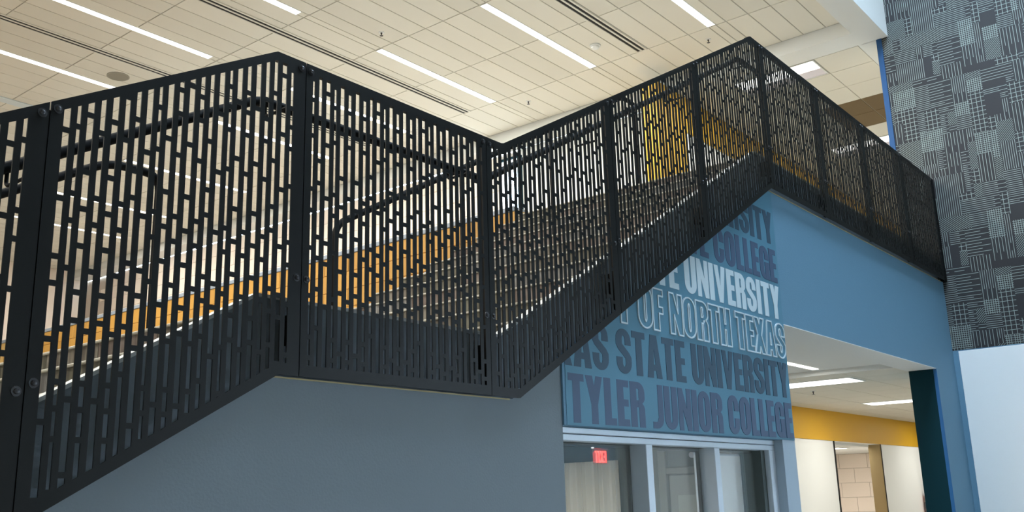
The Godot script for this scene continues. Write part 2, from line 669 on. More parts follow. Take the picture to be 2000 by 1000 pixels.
# ---------------------------------------------------------------- corridors on both floors
func build_corridors() -> void:
	var st := mk()
	box(st, 7.085, 2.392, -5.5, 12.2, TF, -3.155)
	box(st, 7.28, 2.392, -23.5, 12.2, TF, -5.5)
	box(st, 12.4, 2.392, -6.47, 30, TF, -3.22)
	struct("floor_upper", st, M.floor)
	# upper corridor
	st = mk()
	box(st, 12.19, LC + 0.006, -6.47, 30, LC + 0.2, -3.3)
	var c := struct("ceiling_corridor", st, M.grid)
	st = mk()
	box(st, 12.19, LC, -3.69, 30, LC + 0.006, -3.3)
	struct("trim_soffit", st, M.white)
	var rest := mk()
	var zs := [-3.69, -4.30, -4.91, -5.52, -6.26]
	var dark := mat(col(112, 94, 66), 0.9)
	for i in 29:
		var x := 12.19 + 0.61 * i
		for j in 4:
			if j in [1, 2] and (i == 0 or i == 6 or i == 12 or i == 18):
				if j == 1:
					troffer(Vector3(x + 0.305, LC, -4.91), 0.29, 0.595, true, ["recessed troffer in the corridor ceiling just past the top of the stair", "second recessed troffer, seen over the rail beside the blue wall edge", "recessed troffer deep in the corridor, seen through the slots", "farthest recessed troffer in the upper corridor"][i / 6], "troffers of the upper corridor", LAMP * 0.6)
				continue
			var s := rest if i > 12 else mk()
			box(s, x + 0.006, LC - 0.002, zs[j + 1] + 0.006, x + 0.604, LC + 0.012, zs[j] - 0.006)
			if i <= 12:
				obj("ceiling_tile", s, dark if i in [3, 4] and j in [0, 1] else M.tile, c)
	obj("ceiling_tiles", rest, M.tile, c).set_meta("kind", "stuff")
	st = mk()
	box(st, 11.28, TF, -6.47, 12.19, LC, -6.27)
	box(st, 12.19, TF, -6.47, 30, LC, -6.27)
	box(st, 30, FL, -9, 30.2, LC, -3.2)
	box(st, 12.4, TF, -3.45, 30, LC, -3.3)
	struct("wall_corridor", st, M.white)
	st = mk()
	box(st, 11.27, TF, -6.47, 12.07, LC - 0.004, -6.255)
	box(st, 12.07, 5.15, -6.27, 29.9, LC - 0.004, -6.255)
	struct("trim_portal", st, M.yellow)
	# ground floor passage
	st = mk()
	box(st, 10.95, 1.296, -6.2, 26, 1.5, -3.35)
	var g := struct("ceiling_passage", st, M.grid)
	for i in 24:
		for j in 5:
			var x := 10.96 + 0.61 * i
			var z := -3.36 - 0.61 * j
			if i > 16 and j == 0:
				continue
			var z1 := maxf(z - 0.61, -6.09)
			st = mk()
			box(st, x + 0.005, 1.288, z1 + 0.005, x + 0.605, 1.302, z - 0.005)
			obj("ceiling_tile", st, M.tile, g)
	st = mk()
	box(st, 7.0, 1.34, -6.2, 10.95, 1.5, -3.35)
	box(st, 10.935, 1.285, -6.1, 10.955, 1.34, -3.36)
	struct("ceiling_alcove", st, M.white)
	troffer(Vector3(11.70, 1.287, -4.63), 0.29, 0.6, false, "long bright troffer in the ground floor ceiling beside the mural edge", "troffers of the ground floor passage", LAMP * 0.4)
	troffer(Vector3(15.35, 1.287, -4.60), 0.27, 0.6, false, "farther bright troffer in the ground floor ceiling beside the dark jamb", "troffers of the ground floor passage", LAMP * 0.4)
	troffer(Vector3(20.2, 1.287, -4.60), 0.27, 0.6, false, "ground floor troffer hidden behind the dark jamb", "troffers of the ground floor passage", LAMP * 0.4)
	var t := thing("linear_light", Vector3(9.55, 1.34, -4.17), "thin light strip in the alcove ceiling beside the mural, ground floor", "ceiling light")
	st = mk()
	cbox(st, -1.2, -0.008, -0.035, 1.2, 0.0, 0.035, 0.002)
	obj("lens", st, M.lamp, t)
	area(t, Vector3(0, -0.012, 0), Vector2(2.3, 0.06), LAMP_C, LAMP * 0.3)
	st = mk()
	box(st, 7.0, FL, -6.29, 16.15, 1.296, -6.09)
	box(st, 18.42, FL, -6.29, 26, 1.296, -6.09)
	box(st, 16.15, 0.80, -6.29, 18.42, 1.296, -6.09)
	box(st, 12.4, FL, -3.35, 26, 1.296, -3.2)
	box(st, 26, FL, -6.3, 26.2, 1.5, -3.2)
	struct("wall_passage", st, M.white)
	st = mk()
	box(st, 7.0, 0.80, -6.09, 26, 1.288, -6.075)
	struct("trim_band", st, M.yellow)
	# doorway without a door: steel-clad jamb and dark edge
	st = mk()
	cbox(st, 18.405, FL, -6.30, 18.425, 0.80, -6.08, 0.003)
	var dr := struct("door_2", st, mat(col(168, 150, 112), 0.28, 0.9))
	st = mk()
	cbox(st, 16.13, FL, -6.1, 16.17, 0.80, -6.075, 0.004)
	obj("edge_strip", st, M.dark, dr)
	st = mk()
	cbox(st, 18.425, FL, -6.1, 18.46, 0.80, -6.075, 0.004)
	obj("edge_strip", st, M.dark, dr)
	# tiled lobby behind it
	st = mk()
	box(st, 14, 0.76, -8.6, 21.6, 0.9, -6.29)
	struct("ceiling_lobby", st, M.white)
	st = mk()
	box(st, 14, FL, -8.8, 21.6, 0.9, -8.6)
	box(st, 13.8, FL, -8.8, 14, 0.9, -6.29)
	struct("wall_lobby", st, M.cream)
	st = mk()
	box(st, 21.41, FL, -8.8, 21.6, 0.9, -6.29)
	var lw := struct("wall_lobby_end", st, M.joint)
	for r in 8:
		var y := 0.76 - 0.305 * (r + 1)
		var z := -8.6 - (0.3 if r % 2 else 0.0)
		while z < -6.3:
			st = mk()
			cbox(st, 21.40, y + 0.004, maxf(z, -8.59) + 0.004, 21.44, y + 0.301, minf(z + 0.606, -6.3), 0.003)
			obj("tile", st, M.cream, lw)
			z += 0.61
	troffer(Vector3(18.0, 0.755, -7.2), 0.28, 0.6, false, "light glowing behind the steel-edged doorway", "troffers of the ground floor passage", LAMP * 1.1)

func troffer(at: Vector3, hw: float, hd: float, half: bool, label: String, group: String, power := LAMP) -> void:
	var t := thing("troffer", at, label, "ceiling light", group)
	var st := mk()
	cbox(st, -hw, -0.008, -hd, hw, 0.004, -hd + 0.02, 0.002)
	cbox(st, -hw, -0.008, hd - 0.02, hw, 0.004, hd, 0.002)
	cbox(st, -hw, -0.008, -hd + 0.02, -hw + 0.02, 0.004, hd - 0.02, 0.002)
	cbox(st, hw - 0.02, -0.008, -hd + 0.02, hw, 0.004, hd - 0.02, 0.002)
	obj("frame", st, M.white, t)
	st = mk()
	var e := 0.02 if half else hw - 0.02
	box(st, -hw + 0.02, -0.006, -hd + 0.02, e, 0.003, hd - 0.02)
	obj("lens", st, M.lamp, t)
	if half:
		st = mk()
		quad(st, Vector3(0.02, -0.006, -hd + 0.02), Vector3(hw - 0.02, 0.004, -hd + 0.02), Vector3(hw - 0.02, 0.004, hd - 0.02), Vector3(0.02, -0.006, hd - 0.02))
		box(st, 0.02, 0.0, -hd + 0.02, hw - 0.02, 0.003, hd - 0.02)
		obj("reflector", st, mat(col(228, 222, 232), 0.4), t)
	area(t, Vector3((e - hw) / 2, -0.012, 0), Vector2(e + hw - 0.03, 2 * hd - 0.06), LAMP_C, power)

# ---------------------------------------------------------------- stair, landing and the block wall behind
func build_stair() -> void:
	var stone := [mottled(col(86, 79, 68), col(111, 102, 88), col(133, 126, 113), 0.03, Vector3(1.2, 0.4, 2.5), 1), mottled(col(75, 72, 59), col(99, 93, 75), col(120, 117, 100), 0.03, Vector3(1.0, 0.4, 2.2), 2),
		mottled(col(93, 90, 86), col(120, 117, 113), col(144, 142, 138), 0.04, Vector3(1.4, 0.5, 2.8), 3), mottled(col(97, 81, 70), col(115, 100, 90), col(135, 124, 115), 0.03, Vector3(1.2, 0.4, 2.5), 4)]
	var body := mat(col(120, 116, 108), 0.7)
	var nose := mat(col(190, 184, 168), 0.6)
	var s := thing("staircase", Vector3(0, 0, 0), "wide stone-clad staircase with pale nosings rising behind the perforated panels", "staircase")
	var z0 := -5.5
	var z1 := -3.155
	var st := mk()
	box(st, 2.235, LAND - 0.25, z0, 3.97, LAND, z1)
	obj("landing", st, body, s)
	for f in 2:
		for k in (11 if f == 0 else 13):
			var x := 3.96 + 0.31 * k if f == 0 else 2.2 - 0.31 * k
			var yt := LAND + 0.1736 * (k + 1) if f == 0 else LAND - 0.1736 * k
			st = mk()
			box(st, x + 0.015, yt - 0.24, z0, x + (0.33 if k < 10 or f else 0.024), yt - 0.006, z1)
			var step := obj("step", st, body, s)
			var w := (z1 - z0) / 5.0
			for q in 5:
				var off := -0.5 * w if k % 2 else 0.0
				var za := maxf(z0 + q * w + off, z0)
				var zb := minf(z0 + (q + 1) * w + off, z1)
				if q == 4:
					zb = z1
				st = mk()
				cbox(st, x, yt - 0.1736 + 0.002, za + 0.0015, x + 0.02, yt - 0.012, zb - 0.0015, 0.002)
				obj("riser_tile", st, stone[rng.randi() % 4], step)
			st = mk()
			cbox(st, x - 0.012, yt - 0.012, z0, x + 0.05, yt, z1, 0.003)
			obj("nosing", st, nose, step)
	# pale stringer on the far side
	st = mk()
	prism(st, PackedVector2Array([Vector2(3.9, 0.45), Vector2(3.9, 0.80), Vector2(7.06, 2.60), Vector2(7.06, 2.2)]), z0 - 0.04, z0)
	prism(st, PackedVector2Array([Vector2(2.2, 0.45), Vector2(3.9, 0.45), Vector2(3.9, 0.80), Vector2(2.2, 0.80)]), z0 - 0.04, z0)
	obj("stringer", st, M.wall, s)
	# orange block wall under the edge of the upper floor
	st = mk()
	box(st, 7.07, FL, -23.5, 7.27, 2.70, -5.5)
	var w := struct("wall_mezzanine", st, M.orange_joint)
	for r in 11:
		var y := 2.70 - 0.2 * (r + 1)
		for i in 26:
			var z := -5.5 - 0.4 * i - (0.2 if r % 2 else 0.0)
			var za := z - 0.395
			st = mk()
			cbox(st, 7.06, y + 0.003, za, 7.09, y + 0.197, z, 0.003)
			obj("block", st, M.orange if rng.randf() < 0.6 else M.orange2, w)
	st = mk()
	cbox(st, 7.05, 2.70, -23.5, 7.29, 2.75, -5.54, 0.005)
	struct("trim_mezzanine", st, mat(col(150, 160, 172), 0.5))

# ---------------------------------------------------------------- storefront window under the mural and the room behind
func build_window_room() -> void:
	var st := mk()
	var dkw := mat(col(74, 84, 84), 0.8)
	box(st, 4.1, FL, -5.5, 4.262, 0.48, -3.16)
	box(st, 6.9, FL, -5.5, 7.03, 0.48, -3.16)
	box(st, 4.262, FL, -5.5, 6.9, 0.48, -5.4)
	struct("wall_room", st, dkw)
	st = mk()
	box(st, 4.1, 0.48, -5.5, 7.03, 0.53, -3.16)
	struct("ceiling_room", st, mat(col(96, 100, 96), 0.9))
	var win := Node3D.new()
	win.name = numbered("window_1")
	add_child(win)
	win.set_meta("kind", "structure")
	st = mk()
	cbox(st, 4.262, 0.345, -3.20, 7.06, 0.378, -3.115, 0.003)
	cbox(st, 4.262, 0.305, -3.20, 7.06, 0.341, -3.12, 0.003)
	cbox(st, 4.262, FL, -3.20, 7.06, FL + 0.1, -3.12, 0.003)
	obj("head_rail", st, M.alu, win)
	for q in [[5.20, 5.275], [6.09, 6.165], [6.965, 7.06]]:
		st = mk()
		cbox(st, q[0], FL + 0.1, -3.26, q[1], 0.305, -3.12, 0.003)
		obj("mullion", st, M.alu, win)
	var gl := mat(Color(0.92, 0.97, 0.96, 0.06), 0.02)
	gl.transparency = BaseMaterial3D.TRANSPARENCY_ALPHA
	for q in [[4.262, 5.20], [5.275, 6.09], [6.165, 6.965]]:
		st = mk()
		box(st, q[0], FL + 0.1, -3.234, q[1], 0.305, -3.228)
		obj("pane", st, gl, win)
		st = mk()
		box(st, q[1] - 0.018, FL + 0.1, -3.258, q[1], 0.305, -3.236)
		box(st, q[0], 0.287, -3.258, q[1], 0.305, -3.236)
		obj("gasket", st, M.dark, win)
	troffer(Vector3(5.5, 0.475, -4.5), 0.29, 0.29, false, "square ceiling light inside the room behind the window, out of view", "", LAMP * 0.25)
	# pale curtain on the far side wall of the room
	st = mk()
	var n := 60
	for i in n:
		var za := -5.38 + 1.0 * i / n
		var zb := -5.38 + 1.0 * (i + 1) / n
		var xa := 6.84 + 0.018 * sin(i * 1.9) + 0.008 * sin(i * 0.7)
		var xb := 6.84 + 0.018 * sin((i + 1) * 1.9) + 0.008 * sin((i + 1) * 0.7)
		quad(st, Vector3(xa, FL + 0.03, za), Vector3(xa, 0.29, za), Vector3(xb, 0.29, zb), Vector3(xb, FL + 0.03, zb))
		quad(st, Vector3(xa + 0.004, FL + 0.03, za), Vector3(xb + 0.004, FL + 0.03, zb), Vector3(xb + 0.004, 0.29, zb), Vector3(xa + 0.004, 0.29, za))
	tag(obj("curtain", st, mat(col(208, 206, 192), 0.9)), "pale pleated curtain behind the left window pane", "curtain")
	# door in the same wall, behind the middle pane
	st = mk()
	cbox(st, 6.86, FL, -4.02, 6.90, 0.34, -3.95, 0.004)
	cbox(st, 6.86, FL, -3.46, 6.90, 0.34, -3.39, 0.004)
	cbox(st, 6.86, 0.16, -3.95, 6.90, 0.21, -3.46, 0.004)
	var d := struct("door_1", st, mat(col(104, 112, 106), 0.6))
	st = mk()
	cbox(st, 6.87, FL + 0.01, -3.93, 6.90, 0.15, -3.48, 0.004)
	obj("leaf", st, mat(col(120, 128, 122), 0.6), d)
	st = mk()
	cbox(st, 6.862, -0.9, -3.86, 6.872, 0.0, -3.55, 0.003)
	obj("pane", st, mat(col(150, 158, 150), 0.2), d)
	# white roller blind behind the right pane
	var b := thing("roller_blind", Vector3(6.57, 0.27, -3.33), "white roller blind filling the right window pane", "blind")
	st = mk()
	box(st, -0.385, FL - 0.27 + 0.05, -0.004, 0.33, 0.0, 0.0)
	obj("cloth", st, mat(col(244, 246, 246), 0.8), b)
	st = mk()
	tube(st, [Vector3(-0.385, 0.0, -0.02), Vector3(0.33, 0.0, -0.02)], 0.02)
	obj("roller", st, M.alu, b)
	# exit sign seen from behind, so its letters run backwards
	var ex := thing("exit_sign", Vector3(6.1, 0.29, -4.05), "red glowing exit sign seen in reverse behind the left pane", "exit sign")
	st = mk()
	cbox(st, -0.10, -0.055, -0.004, 0.10, 0.055, 0.0, 0.001)
	var ep := mat(Color(0.8, 0.75, 0.7, 0.15), 0.05)
	ep.transparency = BaseMaterial3D.TRANSPARENCY_ALPHA
	obj("plate", st, ep, ex)
	st = mk()
	cbox(st, -0.10, 0.055, -0.015, 0.10, 0.075, 0.015, 0.003)
	tube(st, [Vector3(0, 0.07, 0), Vector3(0, 0.19, 0)], 0.006, 8)
	obj("housing", st, M.steel, ex)
	st = mk()
	var tx := text_pieces("EXIT", 1.0, 1.0)
	for p in tx[0]:
		var q := PackedVector2Array()
		for v in p:
			q.append(Vector2((tx[1] / 2 - v.x) * 0.085, (v.y - 0.5) * 0.085))
		prism(st, q, 0.0005, 0.0025)
	obj("lettering", st, glow(Color(1, 0.12, 0.05), 2.5), ex)
	var ol := OmniLight3D.new()
	ol.name = "light"
	ol.light_color = Color(1, 0.15, 0.08)
	ol.light_energy = 0.01
	ol.omni_range = 8
	ol.omni_attenuation = 2
	ol.light_size = 0.05
	ol.shadow_enabled = true
	ex.add_child(ol)
	ol.position = Vector3(0, 0, 0.03)

# ---------------------------------------------------------------- lettering
func ring(cx: float, cy: float, ro: Vector2, ri: Vector2, a0: float, a1: float, n := 8) -> Array:
	var out := []
	for i in n:
		var a := deg_to_rad(lerpf(a0, a1, float(i) / n))
		var b := deg_to_rad(lerpf(a0, a1, float(i + 1) / n))
		out.append(PackedVector2Array([Vector2(cx + ri.x * cos(a), cy + ri.y * sin(a)), Vector2(cx + ro.x * cos(a), cy + ro.y * sin(a)), Vector2(cx + ro.x * cos(b), cy + ro.y * sin(b)), Vector2(cx + ri.x * cos(b), cy + ri.y * sin(b))]))
	return out

func rc(x0: float, y0: float, x1: float, y1: float) -> PackedVector2Array:
	return PackedVector2Array([Vector2(x0, y0), Vector2(x1, y0), Vector2(x1, y1), Vector2(x0, y1)])

func pg(a: Array) -> PackedVector2Array:
	var p := PackedVector2Array()
	for i in range(0, a.size(), 2):
		p.append(Vector2(a[i], a[i + 1]))
	return p

func glyph(ch: String) -> Array:   # [width, pieces]; a heavy condensed alphabet, one unit tall
	var t := 0.214
	var b := 0.152
	var w := 0.5
	match ch:
		" ": return [0.17, []]
		"I": return [t, [rc(0, 0, t, 1)]]
		"T": return [0.46, [rc(0, 1 - b, 0.46, 1), rc(0.122, 0, 0.338, 1 - b)]]
		"L": return [0.37, [rc(0, 0, t, 1), rc(t, 0, 0.37, b)]]
		"E": return [0.39, [rc(0, 0, t, 1), rc(t, 0, 0.39, b), rc(t, 1 - b, 0.39, 1), rc(t, 0.43, 0.37, 0.43 + b)]]
		"F": return [0.38, [rc(0, 0, t, 1), rc(t, 1 - b, 0.38, 1), rc(t, 0.42, 0.36, 0.42 + b)]]
		"H": return [w, [rc(0, 0, t, 1), rc(w - t, 0, w, 1), rc(t, 0.42, w - t, 0.42 + b)]]
		"N": return [w, [rc(0, 0, 0.17, 1), rc(w - 0.17, 0, w, 1), pg([0.0, 1.0, 0.17, 1.0, w, 0.0, w - 0.17, 0.0])]]
		"A": return [0.54, [pg([0.0, 0.0, t, 0.0, 0.30, 1.0, 0.15, 1.0]), pg([0.54, 0.0, 0.39, 1.0, 0.24, 1.0, 0.34, 0.0]), rc(0.15, 0.17, 0.39, 0.31)]]
		"V": return [0.52, [pg([0.0, 1.0, 0.19, 1.0, 0.32, 0.0, 0.17, 0.0]), pg([0.52, 1.0, 0.35, 0.0, 0.20, 0.0, 0.33, 1.0])]]
		"Y": return [0.52, [rc(0.16, 0, 0.36, 0.46), pg([0.0, 1.0, t, 1.0, 0.36, 0.40, 0.16, 0.40]), pg([0.52, 1.0, 0.36, 0.40, 0.16, 0.40, 0.32, 1.0])]]
		"X": return [0.53, [pg([0.0, 0.0, t, 0.0, 0.52, 1.0, 0.32, 1.0]), pg([0.53, 0.0, 0.33, 0.0, 0.01, 1.0, 0.21, 1.0])]]
		"K": return [0.53, [rc(0, 0, t, 1), pg([0.17, 0.40, 0.33, 1.0, 0.52, 1.0, 0.33, 0.48]), pg([0.20, 0.60, 0.37, 0.62, 0.53, 0.0, 0.33, 0.0])]]
		"O", "C", "G", "U":
			var p := [rc(0, 0.26, t, 0.74)] + ring(w / 2, 0.26, Vector2(w / 2, 0.26), Vector2(w / 2 - t, 0.26 - b), 180, 360, 12)
			if ch == "U":
				return [w, p + [rc(0, 0.74, t, 1), rc(w - t, 0.26, w, 1)]]
			p += ring(w / 2, 0.74, Vector2(w / 2, 0.26), Vector2(w / 2 - t, 0.26 - b), 0, 180, 12)
			if ch == "O":
				p.append(rc(w - t, 0.26, w, 0.74))
			else:
				p.append(rc(w - t, 0.60, w, 0.74))
				if ch == "C":
					p.append(rc(w - t, 0.26, w, 0.41))
				else:
					p += [rc(w - t, 0.0, w, 0.52), rc(0.27, 0.39, w - t, 0.52)]
			return [w, p]
		"J": return [0.40, [rc(t, 0.24, 0.40, 1), rc(0, 0, 0.14, b)] + ring(0.14, 0.24, Vector2(0.26, 0.24), Vector2(0.06, 0.24 - b), -90, 0, 8)]
		"R": return [w, [rc(0, 0, t, 1), rc(t, 1 - b, 0.27, 1), rc(t, 0.44, 0.30, 0.44 + b), rc(w - t, 0, w - 0.01, 0.42), rc(w - t, 0.64, w, 0.79)] + ring(0.27, 0.77, Vector2(0.23, 0.23), Vector2(0.03, 0.23 - b), 0, 90, 8) + ring(0.27, 0.66, Vector2(0.23, 0.16), Vector2(0.03, 0.07), -90, 0, 6) + ring(0.27, 0.38, Vector2(0.22, 0.19), Vector2(0.03, 0.07), 0, 90, 6)]
		"S":
			var p := ring(0.25, 0.75, Vector2(0.25, 0.25), Vector2(0.05, 0.25 - b), 0, 180, 12) + ring(0.25, 0.25, Vector2(0.25, 0.25), Vector2(0.05, 0.25 - b), 180, 360, 12)
			p += [rc(0.3, 0.64, 0.5, 0.75), rc(0, 0.25, 0.2, 0.36), pg([0.0, 0.75, 0.0, 0.64, 0.06, 0.54, 0.30, 0.34, 0.30, 0.25, 0.50, 0.25, 0.50, 0.37, 0.43, 0.47, 0.20, 0.66, 0.20, 0.75])]
			return [0.5, p]
	return [0.3, []]

func text_pieces(s: String, sx: float, sy: float) -> Array:   # [pieces, width]
	var out := []
	var x := 0.0
	for ch in s:
		var g := glyph(ch)
		for p in g[1]:
			var q := PackedVector2Array()
			for v in p:
				q.append(Vector2((x + v.x) * sx, v.y * sy))
			out.append(q)
		x += g[0] + 0.045
	return [out, (x - 0.045) * sx]

func contours(pieces: Array, sx: float, sy: float) -> Array:   # the outlines of a letter, holes included
	var outer := []
	var holes := []
	for p in pieces:
		var q := PackedVector2Array()
		for v in p:
			q.append(Vector2(v.x * sx, v.y * sy))
		if Geometry2D.is_polygon_clockwise(q):
			q.reverse()
		var grown := Geometry2D.offset_polygon(q, 0.0006, Geometry2D.JOIN_MITER)
		if grown.is_empty():
			continue
		var cur: PackedVector2Array = grown[0]
		var left := []
		for o in outer:
			var m := Geometry2D.merge_polygons(cur, o)
			var solid := []
			for e in m:
				if Geometry2D.is_polygon_clockwise(e):
					holes.append(e)
				else:
					solid.append(e)
			if solid.size() == 1:
				cur = solid[0]
			else:
				left.append(o)
		left.append(cur)
		outer = left
	return outer + holes

func build_mural() -> void:
	var edge := PackedVector2Array([Vector2(4.285, 0.382), Vector2(7.288, 0.382), Vector2(7.288, 2.385), Vector2(7.22, 2.385), Vector2(4.285, bottom_line(4.285) - 0.004)])
	var t := thing("mural", Vector3(0, 0, WZ + 0.0005), "blue wall graphic of stacked college and university names in heavy capitals", "wall graphic")
	var st := mk()
	prism(st, edge.duplicate(), 0.0, 0.002)
	var bg := mat(col(78, 128, 152), 0.6)
	obj("backing", st, bg, t)
	var c1 := mat(col(64, 84, 112), 0.6)
	var c2 := mat(col(46, 74, 94), 0.6)
	var wh := mat(col(196, 212, 220), 0.6)
	for r in [["TYLER JUNIOR COLLEGE", 0.395, 7.268, c1], ["TEXAS STATE UNIVERSITY", 0.703, 7.262, c2], ["UNIVERSITY OF NORTH TEXAS", 1.008, 7.262, null], ["STATE UNIVERSITY", 1.315, 7.252, wh], ["STATE COLLEGE", 1.612, 7.252, c1], ["UNIVERSITY", 1.925, 7.242, c2]]:
		var h := 0.268
		var sx := 0.3265
		var tp := text_pieces(r[0], sx, h)
		var x0: float = r[2] - tp[1]
		st = mk()
		var inner := mk()
		var lift := 0.0
		for p in tp[0]:
			lift += 0.00002
			var q := PackedVector2Array()
			for v in p:
				q.append(Vector2(x0 + v.x, r[1] + v.y))
			if Geometry2D.is_polygon_clockwise(q):
				q.reverse()
			for cp in Geometry2D.intersect_polygons(q, edge):
				prism(inner if r[3] == null else st, cp, 0.002, 0.0026 + lift)
		if r[3] == null:
			var x := x0
			for ch in r[0]:
				var g := glyph(ch)
				for c in contours(g[1], sx, h):
					for k in c.size():
						lift += 0.000004
						var a: Vector2 = c[k] + Vector2(x, r[1])
						var b: Vector2 = c[(k + 1) % c.size()] + Vector2(x, r[1])
						if a.distance_to(b) < 0.0008:
							continue
						var d := (b - a).normalized()
						var n := Vector2(-d.y, d.x) * 0.0052
						a -= d * 0.0040
						b += d * 0.0040
						for cp in Geometry2D.intersect_polygons(PackedVector2Array([a - n, b - n, b + n, a + n]), edge):
							prism(st, cp, 0.002, 0.0042 + lift)
				x += (g[0] + 0.045) * sx
		obj("lettering", st, r[3] if r[3] != null else wh, t)
		if r[3] == null:
			obj("lettering_fill", inner, bg, t)

# ---------------------------------------------------------------- perforated guard
const NB := 0.0095
const P1 := [1.754, 1.660, 1.500, 1.267, 1.175, 1.016, 0.818, 0.650]
const PB := [1.588, 1.397, 1.300, 1.067, 0.979, 0.849, 0.690]
const PC := [1.711, 1.477, 1.242, 1.048, 0.960, 0.781]
const PD := [1.552, 1.350, 1.222, 1.096, 0.941, 0.849, 0.597]
const PERIOD := 1.187

func build_guard() -> void:
	var seams := [0.24, 1.387, 2.435, 3.606, 4.814, 6.025, 7.26, 8.47, 9.68, 10.89, 12.1]
	var shift := [-0.346, -0.251, 0.0, 0.287, 0.62, 0.94, 1.21, 1.21, 1.21, 1.21]
	var phase := [1.274, 1.445, 2.559, 3.740, 4.948, 6.159, 7.394, 8.604, 9.814, 11.024]   # x of a column of the kind C
	var names := ["perforated black panel cut by the left edge of the picture", "large perforated black panel on the lower flight with the peaked top corner", "level perforated panel over the landing, between the two lower seams",
		"perforated panel where the level rail kinks up into the upper flight", "sloping perforated panel in the middle of the upper flight", "perforated panel at the top of the upper flight, under the highest corner",
		"first level perforated panel on the upper floor, beside the top corner", "second level perforated panel on the upper floor", "third level perforated panel on the upper floor, before the wall covering", "last and darkest perforated panel, against the patterned end wall"]
	for k in 10:
		var a: float = seams[k] + 0.002
		var b: float = seams[k + 1] - 0.002
		var t := thing("perforated_panel", Vector3(0, 0, -3.0), names[k], "guard panel", "perforated guard panels along the stair")
		obj("sheet", panel_mesh(a, b, phase[k], shift[k]), M.black, t)
		# button bolts at both ends
		for x in [a + 0.024, b - 0.022]:
			for y in [top_line(x) - 0.032, top_line(x) - 0.932]:
				var st := mk()
				lathe(st, Vector3(x, y, 0.0), Vector3(0, 0, 1), [[0.016, 0.0], [0.016, 0.002], [0.0095, 0.0021], [0.0095, 0.005], [0.0075, 0.008], [0.003, 0.0095], [0.0, 0.0097]], 14)
				obj("bolt", st, M.bolt, t)
		# angle behind the top edge where it runs level
		var st := mk()
		var any := false
		for r in [[2.286, 3.741], [7.056, 12.1]]:
			var x0 := maxf(a, r[0])
			var x1 := minf(b, r[1])
			if x1 - x0 > 0.03:
				var yt := top_line((x0 + x1) / 2)
				box(st, x0, yt - 0.022, -0.05, x1, yt - 0.004, -0.0055)
				any = true
		if any:
			obj("top_angle", st, M.black, t)
	# posts at the seams
	var where := ["left of the lower flight", "between the cut panel and the large lower panel", "at the start of the landing", "at the end of the landing", "at the lower third of the upper flight", "at the upper third of the upper flight", "under the top corner of the rail", "first on the upper floor", "second on the upper floor", "third on the upper floor", "at the end wall"]
	for k in seams.size():
		var s: float = seams[k]
		var st := mk()
		var y0 := bottom_line(s) + 0.03
		var y1 := top_line(s) - 0.025
		cbox(st, s - 0.015, y0, -3.055, s + 0.028, y1, -3.0065, 0.002)
		var t := thing("guard_post", Vector3.ZERO, "black steel guard post " + where[k], "post", "posts behind the panel seams")
		if k == 10:
			cbox(st, s + 0.005, y0 - 0.03, -3.05, 12.18, y1 + 0.02, -2.995, 0.002)
		obj("bar", st, M.rail, t)
		st = mk()
		cbox(st, s - 0.012, y0 + 0.1, -3.10, s + 0.025, y0 + 0.22, -3.055, 0.002)
		obj("base_plate", st, M.rail, t)

